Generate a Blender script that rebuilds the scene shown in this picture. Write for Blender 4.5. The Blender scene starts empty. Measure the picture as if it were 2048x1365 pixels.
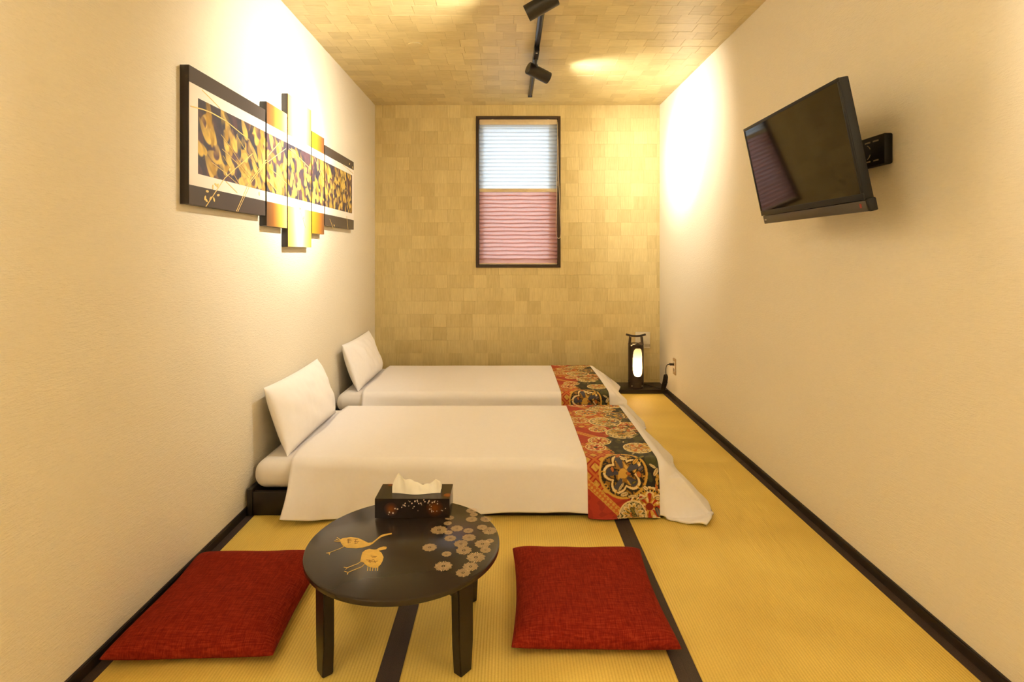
import bpy, bmesh, math, random
import numpy as np
from mathutils import Vector, Matrix

SC = bpy.context.scene
COL = SC.collection
PI = math.pi

# ------------------------------------------------------------------ camera, sky, exposure
EYE = 1.2                       # camera height
FPX = 1110.0                    # focal length in pixels of a 2048 wide frame
cam_d = bpy.data.cameras.new('camera')
cam = bpy.data.objects.new('camera', cam_d)
COL.objects.link(cam)
cam.location = (0, 0, EYE)
cam.rotation_euler = (PI / 2, 0, 0)
cam_d.sensor_fit = 'HORIZONTAL'
cam_d.sensor_width = 36.0
cam_d.lens = FPX / 2048 * 36.0
cam_d.shift_x = 7 / 2048
cam_d.shift_y = -174.5 / 2048
cam_d.clip_start = 0.02
SC.camera = cam

world = bpy.data.worlds.new('sky')
SC.world = world
world.use_nodes = True
bg = world.node_tree.nodes['Background']
bg.inputs[0].default_value = (0.72, 0.87, 1.0, 1)
bg.inputs[1].default_value = 0.97

vs = SC.view_settings
vs.view_transform = 'Standard'
vs.look = 'None'
vs.gamma = 1
vs.use_curve_mapping = False
vs.exposure = 1.74

WARM = (1.0, 0.945, 0.81)        # colour of the track lamps
BEAM = 72.0                     # watts of the narrow beam of a lamp head
SPILL = 92.0                    # watts of the wide spill of a lamp head
SC.cycles.diffuse_bounces = 5
SC.cycles.max_bounces = 10
SC.cycles.adaptive_threshold = 0.05

# ------------------------------------------------------------------ room measures
XL, XR = -1.21, 1.37            # left and right wall faces
YB, YF = 5.03, -1.1             # window wall face, wall behind the camera
ZC = 2.55                       # ceiling
rng = random.Random(7)


# ------------------------------------------------------------------ helpers
def lin(c):
    return tuple(((v / 255) / 12.92 if v / 255 <= .04045 else ((v / 255 + .055) / 1.055) ** 2.4) for v in c)


def link(o, parent=None):
    COL.objects.link(o)
    if parent is not None:
        o.parent = parent
    return o


def tag(o, label, cat, group=None):
    o['label'] = label
    o['category'] = cat
    if group:
        o['group'] = group
    return o


def struct(o):
    o['kind'] = 'structure'
    return o


def empty(name, loc=(0, 0, 0), rot=(0, 0, 0)):
    o = bpy.data.objects.new(name, None)
    o.empty_display_size = .05
    o.location = loc
    o.rotation_euler = rot
    return link(o)


def obj(name, verts, faces, mat, parent=None, smooth=False, loc=(0, 0, 0), rot=(0, 0, 0)):
    me = bpy.data.meshes.new(name)
    me.from_pydata([tuple(v) for v in verts], [], [tuple(f) for f in faces])
    me.update()
    if mat:
        me.materials.append(mat)
    if smooth:
        me.shade_smooth()
    o = bpy.data.objects.new(name, me)
    o.location = loc
    o.rotation_euler = rot
    return link(o, parent)


def from_bm(name, bm, mat, parent=None, smooth=False, loc=(0, 0, 0), rot=(0, 0, 0)):
    bmesh.ops.recalc_face_normals(bm, faces=bm.faces)
    me = bpy.data.meshes.new(name)
    bm.to_mesh(me)
    bm.free()
    me.materials.append(mat)
    if smooth:
        me.shade_smooth()
        me.set_sharp_from_angle(angle=math.radians(40))
    o = bpy.data.objects.new(name, me)
    o.location = loc
    o.rotation_euler = rot
    return link(o, parent)


def add_box(bm, a, b, bev=0.0, seg=2, mtx=None):
    g = bmesh.ops.create_cube(bm, size=1.0)
    vs_ = g['verts']
    c = [(a[i] + b[i]) / 2 for i in range(3)]
    s = [abs(b[i] - a[i]) for i in range(3)]
    for v in vs_:
        v.co = Vector((v.co.x * s[0] + c[0], v.co.y * s[1] + c[1], v.co.z * s[2] + c[2]))
    if bev > 0:
        es = list({e for v in vs_ for e in v.link_edges})
        r = bmesh.ops.bevel(bm, geom=es, offset=bev, segments=seg, profile=.5, affect='EDGES')
        vs_ = list({v for f in r['faces'] for v in f.verts} | {v for v in vs_ if v.is_valid})
    if mtx is not None:
        for v in vs_:
            v.co = mtx @ v.co
    return vs_


def box(name, a, b, mat, parent=None, bev=0.0, seg=2, smooth=None, mtx=None):
    bm = bmesh.new()
    add_box(bm, a, b, bev, seg, mtx)
    return from_bm(name, bm, mat, parent, smooth=(bev > 0) if smooth is None else smooth)


def boxes(name, lst, mat, parent=None, bev=0.0):
    bm = bmesh.new()
    for a, b in lst:
        add_box(bm, a, b, bev)
    return from_bm(name, bm, mat, parent, smooth=bev > 0)


def add_lathe(bm, prof, n=40, mtx=None, close=False):
    rings = []
    for r, z in prof:
        ring = []
        if r < 1e-6:
            p = Vector((0, 0, z))
            ring = [bm.verts.new(mtx @ p if mtx else p)] * n
        else:
            for i in range(n):
                a = 2 * PI * i / n
                p = Vector((r * math.cos(a), r * math.sin(a), z))
                ring.append(bm.verts.new(mtx @ p if mtx else p))
        rings.append(ring)
    for k in range(len(rings) - 1):
        A, B = rings[k], rings[k + 1]
        for i in range(n):
            j = (i + 1) % n
            vs_ = []
            for v in (A[i], A[j], B[j], B[i]):
                if v not in vs_:
                    vs_.append(v)
            if len(vs_) > 2:
                try:
                    bm.faces.new(vs_)
                except ValueError:
                    pass


def lathe(name, prof, mat, parent=None, n=40, mtx=None, smooth=True):
    bm = bmesh.new()
    add_lathe(bm, prof, n, mtx)
    return from_bm(name, bm, mat, parent, smooth=smooth)


def add_tube(bm, pts, r, n=8):
    pts = [Vector(p) for p in pts]
    rings = []
    up = Vector((0.13, 0.31, 0.94)).normalized()
    for i, p in enumerate(pts):
        d = (pts[min(i + 1, len(pts) - 1)] - pts[max(i - 1, 0)]).normalized()
        a = d.cross(up)
        if a.length < .05:
            a = d.cross(Vector((1, 0, 0)))
        a.normalize()
        b = d.cross(a)
        rr = r[i] if isinstance(r, (list, tuple)) else r
        rings.append([bm.verts.new(p + a * rr * math.cos(2 * PI * k / n) + b * rr * math.sin(2 * PI * k / n)) for k in range(n)])
    for k in range(len(rings) - 1):
        for i in range(n):
            j = (i + 1) % n
            bm.faces.new((rings[k][i], rings[k][j], rings[k + 1][j], rings[k + 1][i]))
    bm.faces.new(rings[0])
    bm.faces.new(rings[-1][::-1])


def tube(name, pts, r, mat, parent=None, n=8):
    bm = bmesh.new()
    add_tube(bm, pts, r, n)
    return from_bm(name, bm, mat, parent, smooth=True)


def smooth_path(pts, k=6):
    """Catmull-Rom through the points."""
    P = [Vector(p) for p in pts]
    P = [P[0] * 2 - P[1]] + P + [P[-1] * 2 - P[-2]]
    out = []
    for i in range(1, len(P) - 2):
        for j in range(k):
            t = j / k
            out.append(.5 * ((2 * P[i]) + (P[i + 1] - P[i - 1]) * t + (2 * P[i - 1] - 5 * P[i] + 4 * P[i + 1] - P[i + 2]) * t * t
                             + (3 * P[i] - P[i - 1] - 3 * P[i + 1] + P[i + 2]) * t ** 3))
    out.append(P[-2])
    return out


def grid_obj(name, P, mat, parent=None, smooth=True, colour=None, close_u=False):
    """P: array (nu, nv, 3) of points -> one quad grid; colour: (nu, nv, 3) linear."""
    nu, nv = P.shape[:2]
    idx = np.arange(nu * nv).reshape(nu, nv)
    f = np.stack([idx[:-1, :-1], idx[1:, :-1], idx[1:, 1:], idx[:-1, 1:]], -1).reshape(-1, 4)
    if close_u:
        g = np.stack([idx[-1, :-1], idx[0, :-1], idx[0, 1:], idx[-1, 1:]], -1).reshape(-1, 4)
        f = np.concatenate([f, g])
    me = bpy.data.meshes.new(name)
    me.vertices.add(nu * nv)
    me.vertices.foreach_set('co', P.reshape(-1).astype(np.float32))
    me.loops.add(f.size)
    me.loops.foreach_set('vertex_index', f.reshape(-1).astype(np.int32))
    me.polygons.add(len(f))
    me.polygons.foreach_set('loop_start', np.arange(0, f.size, 4, dtype=np.int32))
    me.update(calc_edges=True)
    me.validate()
    if colour is not None:
        at = me.attributes.new('print', 'FLOAT_COLOR', 'POINT')
        c = np.concatenate([colour.reshape(-1, 3), np.ones((nu * nv, 1))], 1)
        at.data.foreach_set('color', c.reshape(-1).astype(np.float32))
    if smooth:
        me.shade_smooth()
    me.materials.append(mat)
    o = bpy.data.objects.new(name, me)
    return link(o, parent)


def copy_tree(o, parent=None):
    c = o.copy()
    link(c, parent)
    for ch in list(o.children):
        copy_tree(ch, c)
    return c


# ------------------------------------------------------------------ materials
class NT:
    def __init__(self, name):
        self.m = bpy.data.materials.new(name)
        self.m.use_nodes = True
        self.t = self.m.node_tree
        self.b = self.t.nodes['Principled BSDF']
        self.out = self.t.nodes['Material Output']

    def n(self, typ, **kw):
        nd = self.t.nodes.new(typ)
        for k, v in kw.items():
            if k.startswith('i_'):
                nd.inputs[k[2:]].default_value = v
            else:
                setattr(nd, k, v)
        return nd

    def l(self, a, b):
        self.t.links.new(a, b)

    def noise(self, coord, scale3, detail=3, scale=1.0, rough=.55):
        mp = self.n('ShaderNodeMapping')
        mp.inputs['Scale'].default_value = scale3
        self.l(coord, mp.inputs['Vector'])
        nz = self.n('ShaderNodeTexNoise')
        nz.inputs['Scale'].default_value = scale
        nz.inputs['Detail'].default_value = detail
        nz.inputs['Roughness'].default_value = rough
        self.l(mp.outputs[0], nz.inputs['Vector'])
        return nz.outputs['Fac']

    def ramp(self, fac, stops):
        r = self.n('ShaderNodeValToRGB')
        e = r.color_ramp.elements
        e[0].position, e[0].color = stops[0][0], (*stops[0][1], 1)
        e[1].position, e[1].color = stops[-1][0], (*stops[-1][1], 1)
        for p, c in stops[1:-1]:
            x = e.new(p)
            x.color = (*c, 1)
        self.l(fac, r.inputs[0])
        return r.outputs[0]

    def math(self, op, a, b=None):
        nd = self.n('ShaderNodeMath', operation=op)
        for i, v in enumerate((a, b)):
            if v is None:
                continue
            if isinstance(v, (int, float)):
                nd.inputs[i].default_value = v
            else:
                self.l(v, nd.inputs[i])
        return nd.outputs[0]

    def bump(self, h, strength, dist=.002):
        bp = self.n('ShaderNodeBump')
        bp.inputs['Strength'].default_value = strength
        bp.inputs['Distance'].default_value = dist
        self.l(h, bp.inputs['Height'])
        self.l(bp.outputs[0], self.b.inputs['Normal'])


def plain(name, rgb, rough=.5, metal=0.0, spec=.5, var=.06, nscale=30, bump=0.0):
    t = NT(name)
    g = t.n('ShaderNodeNewGeometry')
    nz = t.noise(g.outputs['Position'], (nscale, nscale, nscale))
    c = lin(rgb)
    t.l(t.ramp(nz, [(.25, tuple(v * (1 - var) for v in c)), (.75, tuple(min(1, v * (1 + var)) for v in c))]), t.b.inputs['Base Color'])
    t.b.inputs['Roughness'].default_value = rough
    t.b.inputs['Metallic'].default_value = metal
    t.b.inputs['Specular IOR Level'].default_value = spec
    if bump:
        t.bump(nz, bump)
    return t.m


def printed(name, rough=.6, spec=.4, weave=0.0):
    t = NT(name)
    at = t.n('ShaderNodeAttribute', attribute_name='print')
    t.l(at.outputs['Color'], t.b.inputs['Base Color'])
    t.b.inputs['Roughness'].default_value = rough
    t.b.inputs['Specular IOR Level'].default_value = spec
    if weave:
        g = t.n('ShaderNodeNewGeometry')
        nz = t.noise(g.outputs['Position'], (900, 300, 300), detail=2)
        t.bump(nz, weave, .0008)
    return t.m


def wall_cloth(name, rgb):
    t = NT(name)
    g = t.n('ShaderNodeNewGeometry')
    a = t.noise(g.outputs['Position'], (40, 40, 210), detail=3)
    b = t.noise(g.outputs['Position'], (160, 160, 420), detail=2)
    h = t.math('ADD', a, t.math('MULTIPLY', b, .5))
    c = lin(rgb)
    t.l(t.ramp(a, [(.3, tuple(v * .965 for v in c)), (.7, c)]), t.b.inputs['Base Color'])
    t.b.inputs['Roughness'].default_value = .75
    t.b.inputs['Specular IOR Level'].default_value = .25
    t.bump(h, .6, .0032)
    return t.m


def paper(name, axis, per_object, lo, hi):
    """pasted paper squares with fine streaks along one axis"""
    t = NT(name)
    g = t.n('ShaderNodeNewGeometry')
    if per_object:
        oi = t.n('ShaderNodeObjectInfo')
        rnd = oi.outputs['Random']
    else:
        at = t.n('ShaderNodeAttribute', attribute_name='tone')
        rnd = at.outputs['Fac']
    off = t.n('ShaderNodeCombineXYZ')
    t.l(t.math('MULTIPLY', rnd, 37.0), off.inputs[0])
    t.l(t.math('MULTIPLY', rnd, 19.0), off.inputs[1])
    t.l(t.math('MULTIPLY', rnd, 53.0), off.inputs[2])
    add = t.n('ShaderNodeVectorMath', operation='ADD')
    t.l(g.outputs['Position'], add.inputs[0])
    t.l(off.outputs[0], add.inputs[1])
    s3 = (170, 170, 9) if axis == 'z' else (9, 190, 60)
    a = t.noise(add.outputs[0], s3, detail=4, rough=.65)
    b = t.noise(add.outputs[0], (14, 14, 14), detail=2)
    mixv = t.math('ADD', t.math('ADD', t.math('MULTIPLY', rnd, .22), t.math('MULTIPLY', a, .68)), t.math('MULTIPLY', b, .18))
    t.l(t.ramp(mixv, [(.28, lin(lo)), (.80, lin(hi))]), t.b.inputs['Base Color'])
    t.b.inputs['Roughness'].default_value = .5 if axis == 'z' else .4
    t.b.inputs['Specular IOR Level'].default_value = .4 if axis == 'z' else .6
    t.bump(a, .25, .0015)
    return t.m


M = {}
M['wall'] = wall_cloth('wall_cloth', (235, 225, 205))
M['backing'] = plain('wall_backing', (170, 145, 100), .7)
PLO, PHI = (203, 182, 126), (237, 218, 163)
M['paper_wall'] = paper('paper_squares_wall', 'z', True, PLO, PHI)
M['paper_wall_rest'] = paper('paper_squares_wall_rest', 'z', False, PLO, PHI)
CLO, CHI = (192, 172, 120), (233, 215, 163)
M['paper_ceil'] = paper('paper_squares_ceiling', 'x', True, CLO, CHI)
M['paper_ceil_rest'] = paper('paper_squares_ceiling_rest', 'x', False, CLO, CHI)
M['dark_wood'] = plain('dark_stained_wood', (40, 31, 26), .38, nscale=20, var=.2)
M['frame_wood'] = plain('brown_window_wood', (62, 44, 28), .45, var=.15)
M['bed_wood'] = plain('black_bed_wood', (38, 33, 28), .4, var=.15)
M['black_metal'] = plain('black_painted_metal', (44, 40, 34), .42)
M['rail_metal'] = plain('black_rail_metal', (40, 38, 38), .22)
M['linen'] = plain('white_linen', (243, 240, 246), .85, spec=.15, var=.012, nscale=60)
M['pillow'] = plain('white_pillow_cotton', (244, 240, 240), .85, spec=.15, var=.012, nscale=60)
M['mattress'] = plain('white_fitted_sheet', (236, 231, 232), .85, spec=.15, var=.015)
M['lacquer'] = plain('dark_brown_lacquer', (45, 36, 31), .24, spec=.5, var=.08, nscale=8)
M['leg_lacquer'] = plain('dark_leg_lacquer', (32, 26, 22), .38, var=.1)
M['gold'] = plain('gold_paint', (216, 178, 84), .45, metal=.0, var=.12, nscale=90)
M['art_gold'] = plain('art_gold_line', (234, 204, 128), .45, var=.08)
M['pale_gold'] = plain('pale_gold_paint', (206, 178, 134), .45, metal=.0, var=.15, nscale=90)
M['gold_ink'] = plain('brown_ink_on_gold', (120, 84, 34), .5)
M['plastic_black'] = plain('black_plastic', (22, 20, 18), .45, spec=.3)
M['plastic_grey'] = plain('dark_grey_plastic', (66, 58, 50), .4)
M['plastic_white'] = plain('cream_plastic', (232, 222, 198), .4)
M['outlet_frame'] = plain('outlet_frame_metal', (176, 146, 100), .4)
M['vent_grey'] = plain('vent_grey', (150, 130, 100), .5)
M['red_mark'] = plain('red_mark', (150, 40, 36), .4)
M['white_mark'] = plain('white_mark', (200, 195, 185), .4)
M['cord'] = plain('dark_cord', (34, 26, 22), .5)
M['tissue'] = plain('tissue_paper', (244, 240, 232), .9, spec=.1, var=.01)
M['cream_rail'] = plain('cream_blind_rail', (226, 206, 170), .5)
M['sash'] = plain('white_window_sash', (200, 205, 210), .5)
M['bamboo'] = plain('smoked_bamboo', (58, 44, 32), .42, var=.25, nscale=18)
M['print_art'] = printed('art_print', .33, .5)
M['print_runner'] = printed('brocade', .55, .35, weave=.35)
M['print_box'] = printed('lacquer_print', .22, .5)

t = NT('tv_screen')
t.b.inputs['Base Color'].default_value = (*lin((22, 18, 15)), 1)
t.b.inputs['Roughness'].default_value = .05
t.b.inputs['Specular IOR Level'].default_value = .65
g = t.n('ShaderNodeNewGeometry')
t.l(t.ramp(t.noise(g.outputs['Position'], (3, 3, 3)), [(.3, lin((21, 17, 14))), (.7, lin((24, 20, 16)))]), t.b.inputs['Base Color'])
M['screen'] = t.m

# tatami: woven rush, ribs run along the mat
t = NT('tatami_rush')
tc = t.n('ShaderNodeTexCoord')
sep = t.n('ShaderNodeSeparateXYZ')
t.l(tc.outputs['Object'], sep.inputs[0])
ph = t.math('MULTIPLY', sep.outputs[0], 2 * PI / .0095)
sn = t.math('MULTIPLY', t.math('ADD', t.math('COSINE', ph), 1.0), .5)
groove = t.math('POWER', sn, 3.0)
a = t.noise(tc.outputs['Object'], (90, 900, 1), detail=3)
b = t.noise(tc.outputs['Object'], (1.6, 2.4, 1), detail=2)
val = t.math('SUBTRACT', t.math('ADD', t.math('MULTIPLY', a, .5), t.math('MULTIPLY', b, .5)), t.math('MULTIPLY', groove, .16))
t.l(t.ramp(val, [(.22, lin((206, 174, 82))), (.62, lin((240, 213, 114)))]), t.b.inputs['Base Color'])
t.b.inputs['Roughness'].default_value = .55
t.b.inputs['Specular IOR Level'].default_value = .4
t.bump(a, .3, .001)
M['tatami'] = t.m

t = NT('tatami_border_cloth')
tc = t.n('ShaderNodeTexCoord')
a = t.noise(tc.outputs['Object'], (500, 500, 500), detail=2)
t.l(t.ramp(a, [(.3, lin((48, 38, 36))), (.7, lin((78, 62, 56)))]), t.b.inputs['Base Color'])
t.b.inputs['Roughness'].default_value = .7
t.bump(a, .5, .001)
M['heri'] = t.m

# red slub-weave cushion cloth
t = NT('red_slub_cloth')
tc = t.n('ShaderNodeTexCoord')
a = t.noise(tc.outputs['Object'], (26, 420, 60), detail=3, rough=.6)
b = t.noise(tc.outputs['Object'], (420, 26, 60), detail=3, rough=.6)
s = t.math('MULTIPLY', t.math('ADD', a, b), .5)
t.l(t.ramp(s, [(.36, lin((110, 26, 16))), (.5, lin((132, 36, 21))), (.66, lin((158, 56, 34)))]), t.b.inputs['Base Color'])
t.b.inputs['Roughness'].default_value = .9
t.b.inputs['Specular IOR Level'].default_value = .08
t.bump(s, .6, .0012)
M['zabuton'] = t.m


def fabric_through(name, rgb, w, clear=0.0):
    """thin blind fabric: part reflects, part lets daylight through"""
    t = NT(name)
    t.t.nodes.remove(t.b)
    g = t.n('ShaderNodeNewGeometry')
    nz = t.noise(g.outputs['Position'], (60, 60, 300))
    c = lin(rgb)
    col = t.ramp(nz, [(.3, tuple(v * .9 for v in c)), (.7, c)])
    d = t.n('ShaderNodeBsdfDiffuse')
    tr = t.n('ShaderNodeBsdfTranslucent')
    t.l(col, d.inputs[0])
    t.l(col, tr.inputs[0])
    mx = t.n('ShaderNodeMixShader')
    mx.inputs[0].default_value = w
    t.l(d.outputs[0], mx.inputs[1])
    t.l(tr.outputs[0], mx.inputs[2])
    last = mx.outputs[0]
    if clear:
        tp = t.n('ShaderNodeBsdfTransparent')
        m2 = t.n('ShaderNodeMixShader')
        m2.inputs[0].default_value = clear
        t.l(last, m2.inputs[1])
        t.l(tp.outputs[0], m2.inputs[2])
        last = m2.outputs[0]
    t.l(last, t.out.inputs[0])
    return t.m


M['sheer'] = fabric_through('sheer_white_blind', (238, 242, 246), .6, .12)
M['red_blind'] = fabric_through('red_pleated_blind', (240, 186, 168), .66, .05)
M['lamp_paper'] = fabric_through('lamp_paper', (250, 236, 214), .7)

t = NT('window_glass')
t.t.nodes.remove(t.b)
tp = t.n('ShaderNodeBsdfTransparent')
gl = t.n('ShaderNodeBsdfGlossy')
gl.inputs['Roughness'].default_value = .02
mx = t.n('ShaderNodeMixShader')
mx.inputs[0].default_value = .06
t.l(tp.outputs[0], mx.inputs[1])
t.l(gl.outputs[0], mx.inputs[2])
t.l(mx.outputs[0], t.out.inputs[0])
M['glass'] = t.m

t = NT('lamp_lens')
t.b.inputs['Base Color'].default_value = (.9, .8, .6, 1)
t.b.inputs['Emission Color'].default_value = (*WARM, 1)
t.b.inputs['Emission Strength'].default_value = 12.0
M['lens'] = t.m

# ------------------------------------------------------------------ room shell
T = .12
WX0, WX1, WZ0, WZ1 = -.287, .463, 1.083, 2.438        # window opening
struct(box('wall_left', (XL - T, YF - T, 0), (XL, YB + T, ZC), M['wall']))
struct(box('wall_right', (XR, YF - T, 0), (XR + T, YB + T, ZC), M['wall']))
struct(box('wall_front', (XL, YF - T, 0), (XR, YF, ZC), M['wall']))
wall_back = struct(boxes('wall_back', [((XL, YB + .001, 0), (WX0, YB + T, ZC)), ((WX1, YB + .001, 0), (XR, YB + T, ZC)),
                                       ((WX0, YB + .001, 0), (WX1, YB + T, WZ0)), ((WX0, YB + .001, WZ1), (WX1, YB + T, ZC))], M['backing']))
ceiling = struct(box('ceiling', (XL - T, YF - T, ZC + .001), (XR + T, YB + T, ZC + .1), M['backing']))
floor = struct(box('floor', (XL - T, YF - T, -.12), (XR + T, YB + T, -.031), M['dark_wood']))


# pasted paper squares on the window wall and the ceiling
def squares(host, plane, rects, mat_one, mat_rest, n_single, order):
    """rects: (u0, u1, v0, v1, lift, whole)"""
    rects = sorted(rects, key=order)
    shared = {}
    rest_v, rest_f, rest_t = [], [], []

    def corner(u, v, d):
        return (u, YB - d, v) if plane == 'wall' else (u, v, ZC - d)

    def shape(w, h, d):
        pts = [(-w / 2, -h / 2), (w / 2, -h / 2), (w / 2, h / 2), (-w / 2, h / 2)]
        vv = []
        for dd, sh in ((0.0, 0), (d, 0.0008)):
            for (x, y) in pts:
                x -= math.copysign(sh, x)
                y -= math.copysign(sh, y)
                vv.append((x, -dd, y) if plane == 'wall' else (x, y, -dd))
        ff = [(4, 5, 6, 7)] + [(i, (i + 1) % 4, 4 + (i + 1) % 4, 4 + i) for i in range(4)]
        return vv, ff
    used = 0
    for (u0, u1, v0, v1, d, whole) in rects:
        w, h = u1 - u0, v1 - v0
        cu, cv = (u0 + u1) / 2, (v0 + v1) / 2
        if whole and used < n_single:
            key = (round(w, 4), round(h, 4), d)
            if key not in shared:
                vv, ff = shape(w, h, d)
                o = obj('paper_square', vv, ff, mat_one, host)
                shared[key] = o.data
            else:
                o = bpy.data.objects.new('paper_square', shared[key])
                link(o, host)
            o.location = corner(cu, cv, 0)
            used += 1
        else:
            vv, ff = shape(w, h, d)
            b0 = len(rest_v)
            cx, cy, cz = corner(cu, cv, 0)
            rest_v += [(x + cx, y + cy, z + cz) for x, y, z in vv]
            rest_f += [tuple(i + b0 for i in f) for f in ff]
            rest_t += [rng.random()] * len(vv)
    o = obj('paper_squares_remaining', rest_v, rest_f, mat_rest, host)
    at = o.data.attributes.new('tone', 'FLOAT', 'POINT')
    at.data.foreach_set('value', rest_t)
    o['kind'] = 'stuff'


PS = .1185
LIFTS = [.0006, .0010, .0014, .0019]
rects = []
nrow = int(ZC / PS) + 1
for r in range(nrow):
    v1 = ZC - r * PS
    v0 = max(0, v1 - PS)
    if v1 - v0 < .01:
        continue
    offs = rng.choice([0, 0, 0, .012, -.01, .03])
    u = XL - PS * .45 + offs
    while u < XR:
        a_, b_ = max(u, XL), min(u + PS, XR)
        if b_ - a_ > .008:
            d = rng.choice(LIFTS)
            if a_ < WX1 and b_ > WX0 and v0 < WZ1 and v1 > WZ0:
                if a_ < WX0:
                    rects.append((a_, WX0, v0, v1, d, WX0 - a_ > .05))
                if b_ > WX1:
                    rects.append((WX1, b_, v0, v1, d, b_ - WX1 > .05))
                m0, m1 = max(a_, WX0), min(b_, WX1)
                if v1 > WZ1:
                    rects.append((m0, m1, WZ1, v1, d, v1 - WZ1 > .05))
                if v0 < WZ0:
                    rects.append((m0, m1, v0, WZ0, d, WZ0 - v0 > .05))
            else:
                rects.append((a_, b_, v0, v1, d, b_ - a_ > .05))
        u += PS
squares(wall_back, 'wall', rects, M['paper_wall'], M['paper_wall_rest'], 300, lambda q: -q[3] if (q[1] - q[0]) * (q[3] - q[2]) > .01 else 5)
rects = []
v = YB
while v > YF:
    v0 = max(v - PS, YF)
    offs = rng.choice([0, 0, .02, -.015, .04])
    u = XL - PS * .4 + offs
    while u < XR:
        a_, b_ = max(u, XL), min(u + PS, XR)
        if b_ - a_ > .008:
            rects.append((a_, b_, v0, v, rng.choice(LIFTS), v0 > 2.85))
        u += PS
    v -= PS
squares(ceiling, 'ceil', rects, M['paper_ceil'], M['paper_ceil_rest'], 300, lambda q: q[2] if q[2] > 2.85 else 9)

# round cover plate on the ceiling
cap = lathe('ceiling_cover_plate', [(0, -.006), (.04, -.006), (.046, -.004), (.047, 0)], M['paper_ceil'], n=36)
cap.location = (-.60, 3.575, ZC - .0022)
tag(cap, 'small round flat cover plate papered over on the ceiling', 'cover plate')

# low skirting along the side walls
for nm, x0, x1 in (('baseboard_left', XL, XL + .011), ('baseboard_right', XR - .011, XR)):
    y1 = YB - .001 if nm == 'baseboard_left' else 4.745
    struct(boxes(nm, [((x0, YF, 0), (x1, y1, .03)), ((min(x0, x1) if nm == 'baseboard_left' else x0 + .004, YF, .03),
                                                    (x1 - .004 if nm == 'baseboard_left' else x1, y1, .034))], M['dark_wood']))

# tatami mats (three columns), each with ribs and two cloth borders
COLS = [(XL + .011, -.34), (-.34, .5105), (.5105, XR - .011)]
ROWS = [(YF, 1.49), (1.4915, 3.190), (3.196, YB - .001)]
HB = .033


def mat_mesh(w, ln):
    n = int(round((w - 2 * HB) / .0095))
    xs, zs = [], []
    for i in range(n):
        x0 = -w / 2 + HB + i * (w - 2 * HB) / n
        st = (w - 2 * HB) / n
        for q, z in ((0.0, -.0011), (.25, -.0002), (.5, 0.0), (.75, -.0002)):
            xs.append(x0 + q * st)
            zs.append(z)
    xs.append(w / 2 - HB)
    zs.append(-.0011)
    P = np.zeros((len(xs), 2, 3))
    P[:, :, 0] = np.array(xs)[:, None]
    P[:, :, 2] = np.array(zs)[:, None]
    P[:, 0, 1] = -ln / 2
    P[:, 1, 1] = ln / 2
    return P


for (x0, x1) in COLS:
    for (y0, y1) in ROWS:
        cx, cy = (x0 + x1) / 2, (y0 + y1) / 2
        w, ln = x1 - x0 - .0006, y1 - y0
        core = box('tatami_mat', (-w / 2 + .001, -ln / 2, -.03), (w / 2 - .001, ln / 2, -.0022), M['tatami'], floor)
        core.location = (cx, cy, 0)
        grid_obj('woven_rush', mat_mesh(w, ln), M['tatami'], core)
        for s in (-1, 1):
            xa, xb = (s * w / 2, s * (w / 2 - HB))
            box('border', (min(xa, xb), -ln / 2, -.002), (max(xa, xb), ln / 2, .0004), M['heri'], core)

# ground outside, one storey down
struct(box('ground', (-40, YB + 1.0, -3.2), (40, 70, -3.0), plain('outside_paving', (120, 116, 108), .9)))

# ------------------------------------------------------------------ window
win = struct(empty('window_1', ((WX0 + WX1) / 2, YB, WZ0)))
fw = .024
fo = []


def rel(o, parent):
    o.parent = parent
    o.matrix_parent_inverse = Matrix.Translation(-Vector(parent.location))
    return o


for nm, a_, b_ in (('frame_jamb', (WX0 - .008, YB - .012, WZ0 - .008), (WX0 + fw - .008, YB + T, WZ1 + .008)),
                   ('frame_jamb', (WX1 - fw + .008, YB - .012, WZ0 - .008), (WX1 + .008, YB + T, WZ1 + .008)),
                   ('frame_head', (WX0 + fw - .008, YB - .012, WZ1 - fw + .008), (WX1 - fw + .008, YB + T, WZ1 + .008)),
                   ('frame_sill', (WX0 + fw - .008, YB - .012, WZ0 - .008), (WX1 - fw + .008, YB + T, WZ0 + fw - .008))):
    rel(box(nm, a_, b_, M['frame_wood'], bev=.0015), win)
IX0, IX1 = WX0 + fw - .008, WX1 - fw + .008
IZ0, IZ1 = WZ0 + fw - .008, WZ1 - fw + .008
for nm, a_, b_ in (('sash_stile', (IX0, 5.105, IZ0), (IX0 + .04, 5.135, IZ1)), ('sash_stile', (IX1 - .075, 5.105, IZ0), (IX1, 5.135, IZ1)),
                   ('sash_rail', (IX0 + .04, 5.105, IZ0), (IX1 - .075, 5.135, IZ0 + .05)), ('sash_rail', (IX0 + .04, 5.105, IZ1 - .05), (IX1 - .075, 5.135, IZ1))):
    rel(box(nm, a_, b_, M['sash'], bev=.002), win)
rel(box('pane', (IX0 + .038, 5.118, IZ0 + .048), (IX1 - .073, 5.122, IZ1 - .048), M['glass']), win)

# pleated blind hung inside the frame
bl = empty('pleated_blind', ((IX0 + IX1) / 2, 5.052, IZ0 + .005))
tag(bl, 'two-tone pleated window blind, sheer white above and dusty red below', 'blind')


def brel(o):
    return rel(o, bl)


BX0, BX1 = IX0 + .006, IX1 - .004
BY = 5.052


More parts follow.
